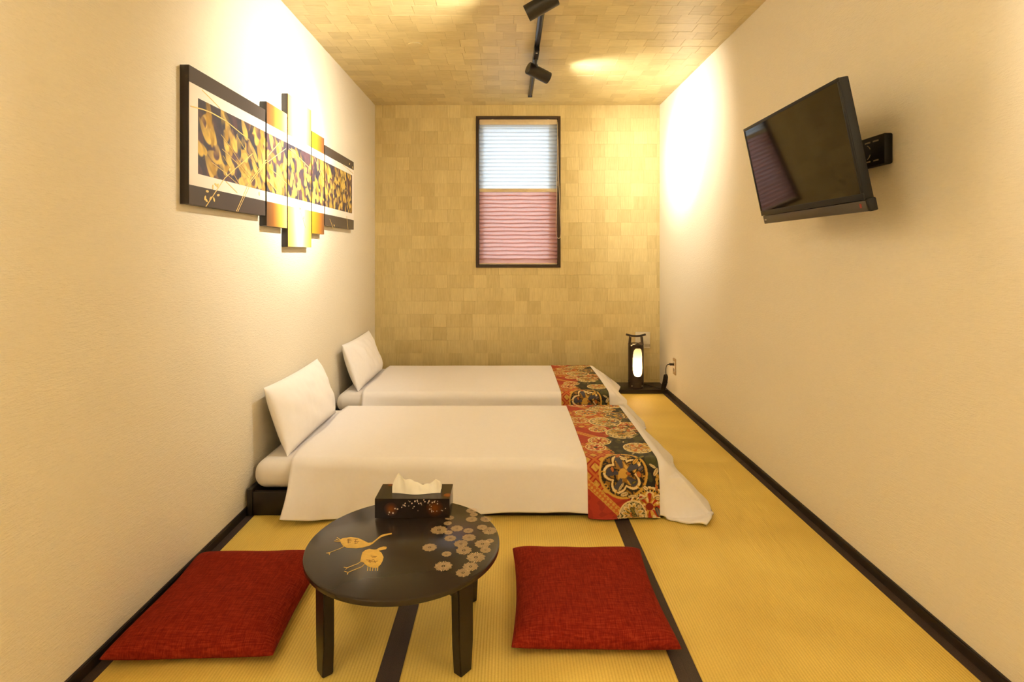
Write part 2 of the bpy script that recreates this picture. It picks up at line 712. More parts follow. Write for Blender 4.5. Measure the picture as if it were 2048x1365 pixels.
def pleats(name, z0, z1, pitch, amp, tuck, mat, sag=0.0):
    """one continuous cloth; at every crease it tucks back up behind itself"""
    n = max(2, int(round((z1 - z0) / pitch)))
    p = (z1 - z0) / n
    prof = []
    for k in range(n):
        zt = z1 - k * p
        prof += [(0.0, zt), (-amp, zt - p * .5), (.001, zt - p)]
        if k < n - 1:
            prof += [(.0035, zt - p - .0008), (.0045, zt - p + tuck), (.0065, zt - p + tuck), (.0055, zt - p - .0004)]
    nx = 25
    P = np.zeros((nx, len(prof), 3))
    xs = np.linspace(BX0, BX1, nx)
    for j, (y, z) in enumerate(prof):
        P[:, j, 0] = xs
        P[:, j, 1] = BY + y
        P[:, j, 2] = z + sag * np.sin(xs * 19 + z * 37) * (0 if j in (0, len(prof) - 1) else 1)
    return brel(grid_obj(name, P, mat, smooth=False))


zz = lambda py: EYE + (508 - py) * BY / FPX
brel(box('head_rail', (BX0, BY - .022, zz(250)), (BX1, BY + .02, IZ1 - .002), M['cream_rail'], bev=.003))
pleats('sheer_fabric', zz(378), zz(250), .0345, .006, .0035, M['sheer'])
brel(box('middle_rail', (BX0, BY - .014, zz(384.5)), (BX1, BY + .014, zz(377.5)), M['cream_rail'], bev=.003))
pleats('red_fabric', zz(526.5), zz(384.5), .0365, .010, .0125, M['red_blind'], .0018)
brel(box('bottom_rail', (BX0, BY - .014, IZ0 + .004), (BX1, BY + .014, zz(526.5)), M['cream_rail'], bev=.002))
cpx = lambda px: (px - 1017) * 5.007 / FPX
cpz = lambda py: EYE + (508 - py) * 5.007 / FPX
loop = [(cpx(1115), 5.026, zz(246)), (cpx(1115), 5.012, cpz(270)), (cpx(1114), 5.007, cpz(360)), (cpx(1113), 5.007, cpz(430)), (cpx(1112.5), 5.007, cpz(462)), (cpx(1114), 5.007, cpz(474)),
        (cpx(1117.5), 5.007, cpz(477)), (cpx(1121), 5.007, cpz(473)), (cpx(1121.5), 5.007, cpz(455)), (cpx(1119), 5.007, cpz(400)), (cpx(1117), 5.009, cpz(340)), (cpx(1116), 5.026, zz(246))]
brel(tube('pull_cord', smooth_path(loop, 6), .0023, M['cream_rail'], n=6))
brel(tube('cord_joiner', [(cpx(1114.2), 5.007, cpz(362)), (cpx(1114), 5.007, cpz(372))], .0042, M['cream_rail'], n=8))
for px in (985, 1096):
    x = (px - 1017) * BY / FPX
    brel(box('mounting_clip', (x - .008, BY - .024, IZ1 - .006), (x + .008, BY - .004, IZ1 - .0005), M['plastic_white']))

# ------------------------------------------------------------------ track lights
rail = empty('lighting_track', (.182, 3.3, ZC))
tag(rail, 'long black lighting track running along the ceiling', 'lighting track')
RX = .182
rel(box('channel', (RX - .017, .3, ZC - .028), (RX + .017, 4.68, ZC - .0022), M['rail_metal'], bev=.002), rail)
rel(box('slot', (RX - .006, .32, ZC - .0285), (RX + .006, 4.655, ZC - .0265), M['plastic_black']), rail)
rel(box('end_cap', (RX - .018, 4.655, ZC - .030), (RX + .018, 4.685, ZC - .0022), M['plastic_black'], bev=.003), rail)


def track_head(pivot, target, adapter_y, label, power=1.0, spill=1.0):
    e = empty('track_spotlight', (RX, adapter_y, ZC - .03))
    tag(e, label, 'spotlight', 'spotlights on the ceiling track')
    p = Vector(pivot)
    d = (Vector(target) - p).normalized()
    mtx = Matrix.Translation(p) @ d.to_track_quat('Z', 'Y').to_matrix().to_4x4()
    ad = box('adapter', (RX - .016, adapter_y - .085, ZC - .056), (RX + .016, adapter_y + .085, ZC - .0286), M['plastic_black'], bev=.003)
    rel(ad, e)
    bt = lathe('latch_button', [(0, -.004), (.006, -.003), (.007, 0)], M['white_mark'], n=14)
    bt.location = (RX, adapter_y - .045, ZC - .056)
    bt.parent = ad
    bt.matrix_parent_inverse = rel_inv(ad)
    rel(tube('stem', [(RX, adapter_y + .07, ZC - .05), (RX, adapter_y + .085, ZC - .075), tuple(p + Vector((0, 0, .03)))], .008, M['black_metal'], n=10), e)
    L, R = .168, .0415
    can = lathe('lamp_can', [(0, -L / 2), (R - .004, -L / 2), (R, -L / 2 + .004), (R, L / 2 - .003), (R - .001, L / 2), (R - .004, L / 2),
                             (R - .004, L / 2 - .034), (0, L / 2 - .034)], M['black_metal'], n=48, mtx=mtx)
    rel(can, e)
    lens = lathe('lens', [(0, L / 2 - .032), (R - .006, L / 2 - .032), (R - .0045, L / 2 - .0335)], M['lens'], n=32, mtx=mtx)
    rel(lens, e)
    for nm, ang, pw, bl_ in (('beam', 48, BEAM * power, .9), ('spill', 105, SPILL * spill, 1.0)):
        ld = bpy.data.lights.new(nm, 'SPOT')
        ld.energy = pw
        ld.color = WARM
        ld.spot_size = math.radians(ang)
        ld.spot_blend = bl_
        ld.shadow_soft_size = .026
        lo = bpy.data.objects.new(nm, ld)
        link(lo)
        lo.matrix_world = Matrix.Translation(p + d * (L / 2 - .026)) @ (-d).to_track_quat('Z', 'Y').to_matrix().to_4x4()
        lo.parent = e
        lo.matrix_parent_inverse = Matrix.Translation(-Vector(e.location))
    return e


def rel_inv(o):
    return Matrix.Identity(4)


track_head((.166, 2.80, 2.455), (XL, 3.12, 1.80), 2.60, 'black cylinder track spotlight aimed at the wall art', 1.05, .66)
track_head((.205, 3.82, 2.445), (XR, 4.33, 2.03), 3.62, 'black cylinder track spotlight aimed at the bare wall beside the window', .85, .50)
track_head((.18, 1.25, 2.455), (XR, .40, 1.90), 1.08, 'unseen extra black cylinder track spotlight over the sitting area, supplying soft ambient light', 1.9, .62)  # extra unseen head, beam lands out of view and adds ambient bounce
track_head((.18, .55, 2.455), (XL, .0, 1.95), .38, 'unseen extra black cylinder track spotlight at the end of the track, supplying soft ambient light', 1.9, 1.2)  # second extra head out of view, bounced off the blank wall as ambient light


# ------------------------------------------------------------------ beds
def sines(x, y, seed, k, n=7):
    r = np.random.RandomState(seed)
    out = np.zeros_like(x)
    for i in range(n):
        a = r.uniform(0, 2 * PI)
        kk = k * r.uniform(.5, 1.6)
        out = out + np.sin(x * kk * math.cos(a) + y * kk * math.sin(a) + r.uniform(0, 2 * PI)) / n
    return out


ZT = .257                                   # top of the duvet
XF, YA, YBK = .69, 2.573, 3.435             # edges of its flat top
XH = -1.0                                   # head end


def drape(S, Tt, far_flap=0.0, lift=0.0):
    """cloth coordinates (s along the bed, t across) -> points of the draped cover"""
    a = np.maximum(0, S - XF)
    front = np.maximum(0, YA - Tt)
    back = np.maximum(0, Tt - YBK)
    b = np.maximum(front, back)
    isb = back > front
    rho = np.hypot(a, b) + 1e-9
    th = np.arctan2(b, a)                   # 0 foot, pi/2 side
    w = np.clip(th / (PI / 2), 0, 1)
    phi_foot, phi_side = math.radians(49), math.radians(85)
    sm = w * w * (3 - 2 * w)
    phi = phi_foot + (phi_side - phi_foot) * sm
    bump = np.sin(w * PI) ** 2
    phi = phi + np.where(isb, -math.radians(8) - far_flap * math.radians(48), math.radians(6)) * bump
    # flare of the side skirt at the head end
    phi = phi - np.where((a <= 0) & ~isb, math.radians(31) * np.exp(-(S - XH) / .14), 0)
    # hanging folds
    phi = phi + np.where(a <= 0, math.radians(2.6) * np.sin(S * 8.5 + .6) + math.radians(1.6) * np.sin(S * 21 + 2) + math.radians(3) * np.sin(S * 44) * np.exp(-(S - XH) / .2), 0) * np.clip(b / .2, 0, 1)
    phi = phi + np.where(b <= 0, math.radians(4.0) * np.sin(Tt * 9 + .4) + math.radians(2) * np.sin(Tt * 23), 0) * np.clip(a / .2, 0, 1)
    r = .052
    arc = r * phi
    inarc = rho < arc
    ang = np.where(inarc, rho / r, phi)
    out = np.where(inarc, r * np.sin(ang), r * np.sin(phi) + (rho - arc) * np.cos(phi))
    down = np.where(inarc, r * (1 - np.cos(ang)), r * (1 - np.cos(phi)) + (rho - arc) * np.sin(phi))
    lim = ZT - .014
    over = np.maximum(0, down - lim)
    out = out + over * .55
    down = np.minimum(down, lim) - np.minimum(over * .25, .012) * (.5 + .5 * np.sin(out * 60 + w * 5))
    ux = np.where(rho > 1e-8, a / rho, 0)
    uy = np.where(rho > 1e-8, b / rho, 0) * np.where(isb, 1, -1)
    X = np.minimum(S, XF) + ux * out
    Y = np.clip(Tt, YA, YBK) + uy * out
    Z = ZT - down
    Y = np.where((b > 0) & ~isb & (down > .07), np.minimum(Y, 2.542 - .016), Y)
    lim_b = 3.49 + .012 * np.tanh(np.maximum(Y - 3.49, 0) / .012)
    Y = np.where(isb & (b > 0), np.minimum(Y, lim_b), Y)
    # soft unevenness of the top, slight crown
    topw = np.exp(-(rho / .05) ** 2)
    Z = Z + topw * (.0022 * sines(S, Tt, 3, 7) + .0012 * sines(S, Tt, 5, 16) + .004 * np.cos((Tt - (YA + YBK) / 2) * 3.2))
    # diagonal creases on the hanging faces
    hang = np.clip(rho / .12, 0, 1)
    dsp = hang * (.007 * sines(S * 1.0, Tt * .5 + rho, 11, 14) + .006 * sines(S * 1.6, rho * 2.2, 12, 22))
    X = X + ux * (dsp + lift)
    Y = Y + uy * np.where(isb, 0, np.maximum(dsp, -.001)) + uy * lift
    Z = Z + np.where(rho > 1e-8, np.cos(ang), 1) * lift
    return np.stack([X, Y, np.maximum(Z, .0155)], -1)


def duvet(name, dy, far_flap, label):
    s = np.concatenate([np.linspace(XH, XF, 120), XF + np.linspace(.004, .352, 44)])
    tt = np.concatenate([YA - np.linspace(.278, .004, 40), np.linspace(YA, YBK, 60), YBK + np.linspace(.004, .16, 22)])
    S, Tt = np.meshgrid(s, tt, indexing='ij')
    # round the free foot corners a little and make the hem wander
    a = np.maximum(0, S - XF) / .352
    bf = np.maximum(0, YA - Tt) / .278
    bb = np.maximum(0, Tt - YBK) / .16
    k = 1 - .10 * (a * np.maximum(bf, bb)) ** 1.5
    S2 = np.where(S > XF, XF + (S - XF) * k, S)
    T2 = np.where(Tt < YA, YA - (YA - Tt) * k * (1 - .035 * (1 + np.sin(S * 3.1 + 1))), Tt)
    # slightly uneven head edge
    S2 = S2 + np.exp(-(S - XH) / .08) * (.008 * np.sin(Tt * 11) + .012 * np.clip((YA - Tt) / .28, 0, 1))
    P = drape(S2, T2, far_flap)
    o = grid_obj(name, P, M['linen'])
    o.location = (0, dy, 0)
    md = o.modifiers.new('thickness', 'SOLIDIFY')
    md.thickness = .011
    md.offset = -1 if True else 1
    tag(o, label, 'duvet', 'white duvets')
    return o


def pillow_mesh(name, w, h, T_, pinch, mat, seed, n=44):
    u = np.linspace(-1, 1, n)
    v = np.linspace(-1, 1, n)
    U, V = np.meshgrid(u, v, indexing='ij')
    # smooth sampling towards the edges
    U = np.sin(U * PI / 2)
    V = np.sin(V * PI / 2)
    X = U * w / 2 * (1 - pinch * (1 - V ** 2) ** 1.0 * np.abs(U) ** 3)
    Y = V * h / 2 * (1 - pinch * (1 - U ** 2) ** 1.0 * np.abs(V) ** 3)
    th = T_ / 2 * (np.clip(1 - np.abs(U) ** 2.6, 0, 1) ** .55) * (np.clip(1 - np.abs(V) ** 2.6, 0, 1) ** .55)
    cr = .022 * sines(X, Y, seed, 16) + .014 * sines(X * 1.5, Y, seed + 1, 46)
    top = th * (1 + cr * 14)
    bot = -th
    A = np.stack([X, Y, top], -1)
    B = np.stack([X, Y, bot], -1)
    verts = np.concatenate([A.reshape(-1, 3), B.reshape(-1, 3)])
    idx = np.arange(n * n).reshape(n, n)
    f1 = np.stack([idx[:-1, :-1], idx[1:, :-1], idx[1:, 1:], idx[:-1, 1:]], -1).reshape(-1, 4)
    f2 = f1[:, ::-1] + n * n
    o = obj(name, verts, np.concatenate([f1, f2]).tolist(), mat, smooth=True)
    bm = bmesh.new()
    bm.from_mesh(o.data)
    bmesh.ops.remove_doubles(bm, verts=bm.verts, dist=.0004)
    bmesh.ops.recalc_face_normals(bm, faces=bm.faces)
    bm.to_mesh(o.data)
    bm.free()
    o.data.shade_smooth()
    return o


def bed(dy, label):
    e = empty('low_bed', (-.22, 3.01 + dy, 0))
    tag(e, label, 'bed', 'low beds')
    y0, y1 = 2.542 + dy, 3.47 + dy
    W = M['bed_wood']
    for nm, a_, b_ in (('side_rail', (-1.172, y0, 0), (.73, y0 + .03, .107)), ('side_rail', (-1.172, y1 - .03, 0), (.73, y1, .107)),
                       ('foot_rail', (.70, y0 + .03, 0), (.73, y1 - .03, .107)), ('head_board', (-1.197, y0 - .004, .0), (-1.172, y1, .122))):
        rel(box(nm, a_, b_, W, bev=.004), e)
    for i in range(9):
        x = -1.08 + i * .21
        rel(box('slat', (x, y0 + .03, .075), (x + .08, y1 - .03, .095), W), e)
    m = box('mattress', (-1.185, y0 + .012, .107), (.715, y1 - .012, .238), M['mattress'], bev=.058, seg=7)
    rel(m, e)
    return e


bed(0, 'low black bed with white mattress nearest the round table')
BED2 = 1.235
bed(BED2, 'low black bed with white mattress along the window wall')
duvet('duvet', 0, 0.0, 'white duvet spread over the bed beside the round table')
duvet('duvet', BED2, .55, 'white duvet spread over the bed along the window wall')
for dy, lab in ((0, 'white pillow leaning on the wall on the bed beside the round table'), (BED2, 'white pillow leaning on the wall on the bed along the window wall')):
    p = pillow_mesh('pillow', .74, .345, .15, .055, M['pillow'], 21 + int(dy * 3))
    # local x along the wall, local y up the pillow, local z away from the wall
    tilt = math.radians(19)
    R3 = Matrix(((0, -math.sin(tilt), math.cos(tilt)), (-1, 0, 0), (0, math.cos(tilt), math.sin(tilt)))).to_4x4()
    p.matrix_world = Matrix.Translation((-1.103, 2.995 + dy, .402)) @ R3
    tag(p, lab, 'pillow', 'white pillows')

# ---------------- brocade runner, drawn on a fine grid
RW0, RW1 = .358, .682


def sd_ellipse(U, V, cu, cv, ru, rv):
    return np.hypot((U - cu) / ru, (V - cv) / rv)


def brocade(U, V):
    """U 0..1 across (towards the foot), V metres along from the near hem"""
    RED, RED2 = np.array(lin((170, 50, 30))), np.array(lin((138, 36, 24)))
    BLK, GLD, GLD2 = np.array(lin((28, 25, 20))), np.array(lin((204, 160, 72))), np.array(lin((158, 112, 44)))
    WHT, GRN, BLU, ORG = np.array(lin((226, 204, 152))), np.array(lin((88, 88, 46))), np.array(lin((84, 82, 96))), np.array(lin((192, 104, 48)))
    X = U * (RW1 - RW0)
    C = np.zeros(U.shape + (3,))

    def put(mask, col):
        m = np.clip(mask, 0, 1)[..., None]
        C[:] = C * (1 - m) + np.asarray(col) * m
    edge = .50 + .16 * np.sin(V * 9.0 + 1.0) + .06 * np.sin(V * 23) - .12 * np.cos(V * 3.1)
    put(np.ones_like(U), RED)
    put((sines(X, V, 31, 150, 9) > .12) * .55, RED2)
    put(U > edge, BLK)
    put((U > edge) * (sines(X, V, 33, 90, 9) > .18) * .35, GRN)
    # diagonal bands and a lattice of gold diamonds
    for v0 in (.30, .86):
        p, q = (X + (V - v0)) / .074, (X - (V - v0)) / .074
        inside = (np.abs(V - v0) < .19 - .12 * np.abs(U - .3)) & (U < edge + .06)
        fp, fq = np.abs((p % 1) - .5), np.abs((q % 1) - .5)
        put(inside * (np.maximum(fp, fq) > .40), ORG)
        put(inside * (np.maximum(fp, fq) < .27), GLD)
        put(inside * (np.maximum(fp, fq) < .27) * (sines(X, V, 41, 260) > .15) * .5, GLD2)
    for v0 in (.10, .56, 1.12):
        band = np.abs(X * .9 + (V - v0) - .06)
        put((band < .022) * (U < edge + .1), GLD)
        put((band < .017) * (U < edge + .1), ORG)
        put((band < .015) * (np.sin(X * 260) * np.sin(V * 260) > .15) * (U < edge + .1), GLD)
    # medallions: (across, along, radius, kind)
    meds = [(.86, .055, .085, 0), (.50, .20, .105, 1), (.20, .40, .048, 3), (.82, .39, .066, 2), (.30, .49, .055, 0), (.70, .60, .075, 4),
            (.36, .665, .045, 2), (.88, .72, .07, 3), (.55, .80, .085, 4), (.12, .83, .055, 0), (.80, .92, .07, 1), (.30, .98, .06, 2),
            (.62, 1.06, .07, 4), (.88, 1.15, .06, 2), (.22, 1.17, .06, 3), (.55, 1.24, .05, 0), (.62, .02, .06, 4), (.93, .26, .035, 5), (.93, .52, .03, 5)]
    for i, (mu, mv, r, kind) in enumerate(meds):
        dx, dv = X - mu * (RW1 - RW0), V - mv
        rr = np.hypot(dx, dv) / r
        an = np.arctan2(dv, dx) + i * .7
        if kind == 5:
            put((rr < 1) * .5, GRN)
            continue
        base = [GLD, GLD2 * .85, WHT * .85, ORG * 1.05, WHT * .72][kind]
        put(rr < 1.06, WHT if kind != 1 else GLD)
        put(rr < .97, base)
        tex = sines(dx, dv, 50 + i, 330 if kind == 4 else 210, 9)
        put((rr < .95) * (tex > .16), [GLD2, BLK, BLU * .9, WHT, GRN * .9][kind])
        put((rr < .95) * (tex < -.24), [WHT, GLD, GLD, GLD, BLK][kind])
        # petals
        n = [8, 5, 6, 5, 12][kind]
        pet = .52 + .30 * np.abs(np.cos(an * n / 2))
        ring = np.abs(rr - pet)
        put((ring < (.055 if kind == 1 else .07)) * (rr < .96), WHT if kind != 2 else GLD)
        if kind == 1:
            put((np.abs(ring - .12) < .03) * (rr < .96), BLK)
            put((np.abs(np.sin(an * n / 2)) < .10) * (rr > .2) * (rr < .95), GLD)
            put((np.abs(rr - .9) < .035) * (np.sin(an * 40) > -.2), BLK)
        put((rr < pet - .08) * (rr > .22) * (np.abs(np.cos(an * n / 2)) > .80), [RED, BLU * .7, ORG, RED, GLD][kind])
        put((rr < .2), [RED2, GLD, GLD2, BLK, ORG][kind])
        if kind in (0, 3):
            put((np.abs(rr - .86) < .05) * (np.sin(an * 36) > 0), BLK)
    # scattered leaves and fans over the dark half
    r_ = np.random.RandomState(5)
    for i in range(170):
        cu, cv = r_.uniform(.35, 1.0) * (RW1 - RW0), r_.choice([r_.uniform(.56, 1.35), r_.uniform(0, 1.35)])
        l_, w_, an = r_.uniform(.010, .024), r_.uniform(.004, .009), r_.uniform(0, PI)
        dx, dv = X - cu, V - cv
        p = (dx * math.cos(an) + dv * math.sin(an)) / l_
        q = (-dx * math.sin(an) + dv * math.cos(an)) / w_
        k = p * p + q * q
        col = [WHT, GLD, GRN * 1.3, WHT * .8, ORG, BLU][r_.randint(6)]
        put((k < 1.5) * (U > edge - .15), BLK)
        put((k < 1.0) * (U > edge - .15), col)
        put((np.abs(q) < .16) * (k < .8) * (U > edge - .15), GLD2)
    sel = np.clip((sines(X, V, 77, 900, 10)) * .12, -.12, .12)[..., None]
    return np.clip(C * (1 + sel), 0, 1)


nu, hang_f, hang_b = 160, .284, .15
tl = np.arange(YA - hang_f, YBK + hang_b, .0021)
sl = np.linspace(RW0, RW1, nu)
S, Tt = np.meshgrid(sl, tl, indexing='ij')
colr = brocade((S - RW0) / (RW1 - RW0), Tt - (YA - hang_f))
P = drape(S, Tt, 0.0, .0035)
runner = grid_obj('bed_runner', P, M['print_runner'], colour=colr)
md = runner.modifiers.new('thickness', 'SOLIDIFY')
md.thickness = .0025
md.offset = -1
tag(runner, 'red, gold and black brocade runner across the bed beside the round table', 'bed runner', 'brocade bed runners')
r2 = runner.copy()
link(r2)
r2.location = (0, BED2, 0)
tag(r2, 'red, gold and black brocade runner across the bed along the window wall', 'bed runner', 'brocade bed runners')

# ------------------------------------------------------------------ round low table
TX, TY, TZ, TR = -.33, 1.757, .29, .302
tb = empty('low_table', (TX, TY, 0))
tag(tb, 'round dark lacquered low table with gold cranes and blossoms', 'table')
rel_tb = lambda o: rel(o, tb)
tmtx = Matrix.Translation((TX, TY, 0))
rel_tb(lathe('table_top', [(0, TZ - .022), (TR - .008, TZ - .022), (TR - .001, TZ - .017), (TR, TZ - .010), (TR - .001, TZ - .004), (TR - .006, TZ), (0, TZ)],
             M['lacquer'], n=96, mtx=tmtx))
for sx in (-1, 1):
    for sy in (-1, 1):
        px, py = TX + sx * .197, TY + sy * .165
        ang = math.atan2(sy * .165, sx * .197)
        m4 = Matrix.Translation((px, py, 0)) @ Matrix.Rotation(ang, 4, 'Z')
        # board facing outwards: local x radial, local y tangential
        prof = [(-.031, TZ - .022), (.031, TZ - .022), (.031, .085), (.024, .0), (-.020, .0), (-.027, .085)]
        bm = bmesh.new()
        fr, bk = [], []
        for (yy, z) in prof:
            fr.append(bm.verts.new(m4 @ Vector((.016, yy, z))))
            bk.append(bm.verts.new(m4 @ Vector((-.016, yy, z))))
        bm.faces.new(fr)
        bm.faces.new(bk[::-1])
        for i in range(6):
            j = (i + 1) % 6
            bm.faces.new((fr[i], fr[j], bk[j], bk[i]))
        bmesh.ops.recalc_face_normals(bm, faces=bm.faces)
        bmesh.ops.bevel(bm, geom=list(bm.edges), offset=.003, segments=2, affect='EDGES')
        leg = from_bm('leg', bm, M['leg_lacquer'], smooth=True)
        rel_tb(leg)
        for s in (-1, 1):
            rel_tb(box('bracket', (-.012, s * .031, TZ - .047), (.012, s * .050, TZ - .022), M['leg_lacquer'], bev=.002, mtx=m4))
for sx in (-1, 1):
    rel_tb(box('cross_rail', (TX + sx * .188 - .011, TY - .13, TZ - .046), (TX + sx * .188 + .011, TY + .13, TZ - .022), M['leg_lacquer'], bev=.002))


def on_top(px, py):
    """photo measurement of a mark on the table top -> point on the table top"""
    d = FPX * (EYE - TZ) / (py - 508)
    return ((px - 1017) * d / FPX, d)


def flat_poly(bm, pts, z0=TZ - .0004, z1=TZ + .0006):
    vs_ = [bm.verts.new((x, y, z1)) for x, y in pts]
    f = bm.faces.new(vs_)
    r = bmesh.ops.extrude_face_region(bm, geom=[f])
    for v_ in r['geom']:
        if isinstance(v_, bmesh.types.BMVert):
            v_.co.z = z0


def stroke(bm, pts, w, z0=TZ - .0004, z1=TZ + .0006):
    for i in range(len(pts) - 1):
        a_, b_ = Vector(pts[i]), Vector(pts[i + 1])
        d = (b_ - a_)
        if d.length < 1e-6:
            continue
        n_ = Vector((-d.y, d.x)).normalized() * w / 2
        flat_poly(bm, [tuple(a_ + n_), tuple(a_ - n_), tuple(b_ - n_), tuple(b_ + n_)], z0, z1)


cz = lambda L: [on_top(640 + x * .10256, 1040 + y * .10256) for x, y in L]
for body, strokes, inks in (
    ([(390, 400), (440, 365), (600, 345), (740, 360), (830, 400), (940, 455), (1010, 450), (1090, 390), (1170, 320), (1230, 290), (1400, 262), (1400, 285),
      (1270, 315), (1190, 345), (1110, 400), (1030, 470), (960, 510), (830, 545), (700, 560), (520, 550), (450, 515), (410, 460)],
     [[(400, 395), (330, 350)], [(400, 410), (310, 385)], [(405, 425), (280, 420)], [(470, 525), (370, 575), (200, 640), (150, 665)], [(190, 645), (180, 690)], [(200, 640), (120, 655)]],
     [[(530, 390), (610, 385)], [(525, 415), (615, 415)], [(530, 440), (600, 445)], [(560, 380), (550, 465)], [(670, 395), (740, 385)], [(665, 430), (765, 430)], [(690, 470), (740, 455)], [(700, 390), (680, 480)]]),
    ([(810, 700), (830, 640), (880, 600), (960, 573), (1060, 588), (1100, 585), (1170, 545), (1240, 528), (1295, 532), (1303, 552), (1285, 578), (1220, 592), (1140, 606),
      (1200, 650), (1240, 735), (1220, 810), (1180, 880), (1120, 935), (1060, 945), (980, 930), (900, 890), (840, 830), (785, 825)],
     [[(800, 815), (740, 860), (530, 942), (465, 930)], [(530, 942), (500, 975)], [(865, 868), (820, 920), (545, 1032), (475, 1008)], [(545, 1032), (535, 1070)]]
     + [[(x, 920), (x - 8, 1000)] for x in (935, 985, 1035, 1085, 1130)],
     [[(990, 715), (1110, 725)], [(1010, 745), (1090, 740)], [(900, 790), (1000, 800), (1060, 780)], [(940, 820), (1060, 830), (1130, 810)], [(960, 790), (980, 850)], [(1060, 800), (1080, 850)]])):
    bm = bmesh.new()
    flat_poly(bm, cz(body))
    cr = rel_tb(from_bm('crane_motif', bm, M['gold']))
    for s in strokes:
        bm = bmesh.new()
        for i in range(len(s) - 1):
            stroke(bm, cz(s[i:i + 2]), .0022)
        q = from_bm('leg' if len(s) > 2 else 'plume', bm, M['gold'])
        q.parent = cr
    bm = bmesh.new()
    for s in inks:
        stroke(bm, cz(s), .0018, TZ, TZ + .001)
    q = from_bm('feather_marks', bm, M['gold_ink'])
    q['kind'] = 'stuff'
    q.parent = cr
ROS = [(840, 150, 78), (870, 205, 58), (842, 270, 82), (1042, 268, 85), (985, 380, 75), (1085, 425, 105), (640, 395, 88), (797, 425, 72), (805, 520, 98),
       (695, 605, 100), (990, 605, 112), (1090, 565, 58), (1030, 690, 78), (735, 695, 112), (900, 790, 132), (825, 915, 110), (725, 1000, 104), (455, 910, 125),
       (500, 745, 70), (268, 655, 104), (395, 415, 118), (550, 530, 84), (525, 450, 60), (515, 325, 58), (540, 250, 66)]
for i, (zx, zy, r) in enumerate(ROS):
    px, py = 820 + zx * .1465, 1000 + zy * .1465
    c = on_top(px, py)
    rad = r * .1465 * c[1] / FPX
    bm = bmesh.new()
    n = 30
    zl = TZ + .0003 + (i % 5) * .0001
    for k in range(n):
        a0 = 2 * PI * k / n
        ro = rad * (1 - .06 * ((k * 7 + i) % 3))
        ri = rad * .2
        hw = .27 * 2 * PI / n
        pts = [(c[0] + ri * math.cos(a0 - hw), c[1] + ri * math.sin(a0 - hw)), (c[0] + ro * math.cos(a0 - hw), c[1] + ro * math.sin(a0 - hw)),
               (c[0] + ro * math.cos(a0 + hw), c[1] + ro * math.sin(a0 + hw)), (c[0] + ri * math.cos(a0 + hw), c[1] + ri * math.sin(a0 + hw))]
        bm.faces.new([bm.verts.new((x, y, zl)) for x, y in pts])
    bm.faces.new([bm.verts.new((c[0] + rad * .09 * math.cos(2 * PI * k / 8), c[1] + rad * .09 * math.sin(2 * PI * k / 8), zl)) for k in range(8)])
    rel_tb(from_bm('blossom_motif', bm, M['pale_gold']))

# ------------------------------------------------------------------ tissue box
bx0, bx1, by0, by1, bz0, bz1 = -.4595, -.203, 1.908, 2.030, TZ + .001, TZ + .067
tbx = empty('tissue_box', ((bx0 + bx1) / 2, (by0 + by1) / 2, bz0))
tag(tbx, 'dark lacquered tissue box with blossom sprays standing on the low table', 'tissue box')
r_ = np.random.RandomState(12)
DB = np.array(lin((34, 24, 18)))
OG = np.array(lin((158, 82, 20)))
PK = np.array(lin((226, 206, 180)))


def lacq(U, V, glows, specks):
    C = np.ones(U.shape + (3,)) * DB
    for (gu, gv, gr, k) in glows:
        m = (np.exp(-(((U - gu) / gr) ** 2 + ((V - gv) / gr) ** 2)) * k)[..., None]
        C = C * (1 - m) + OG * m
    for (su, sv, sr) in specks:
        m = (np.hypot(U - su, V - sv) < sr)[..., None]
        C = np.where(m, PK, C)
    return C


W_, H_, D_ = bx1 - bx0, bz1 - bz0, by1 - by0
spk = []
for k in range(26):
    q = k / 25
    u = .045 + q * .17 + r_.normal(0, .005)
    z = .016 + .040 * math.sin(min(1, q * 1.5) * PI / 2) + r_.normal(0, .004)
    spk.append((u, z, r_.uniform(.0013, .0027)))
for k in range(22):
    spk.append((r_.uniform(.10, .245), r_.uniform(.018, .062), r_.uniform(.001, .0022)))
uu, zv = np.meshgrid(np.linspace(0, W_, 200), np.linspace(0, H_, 54), indexing='ij')
Cf = lacq(uu, zv, [(.055, .03, .014, .55), (.205, .034, .018, .5)], spk)
P = np.stack([bx0 + uu, np.full_like(uu, by0 - .0004), bz0 + zv], -1)
rel(grid_obj('front_panel', P, M['print_box'], colour=Cf), tbx)
uu, dv = np.meshgrid(np.linspace(0, W_, 180), np.linspace(0, D_, 90), indexing='ij')
Cf = lacq(uu, dv, [(.03, .115, .014, .6), (.248, .03, .016, .7)], [])
P = np.stack([bx0 + uu, by0 + dv, np.full_like(uu, bz1 + .0002)], -1)
rel(grid_obj('top_panel', P, M['print_box'], colour=Cf), tbx)
rel(box('body', (bx0, by0, bz0), (bx1, by1, bz1), M['lacquer'], bev=.0012), tbx)
scx, scy = (bx0 + bx1) / 2 + .005, (by0 + by1) / 2
slot = [(scx + .085 * math.cos(2 * PI * k / 32), scy + .014 * math.sin(2 * PI * k / 32)) for k in range(32)]
bm = bmesh.new()
flat_poly(bm, slot, bz1 - .001, bz1 + .0006)
rel(from_bm('slot', bm, M['plastic_black']), tbx)
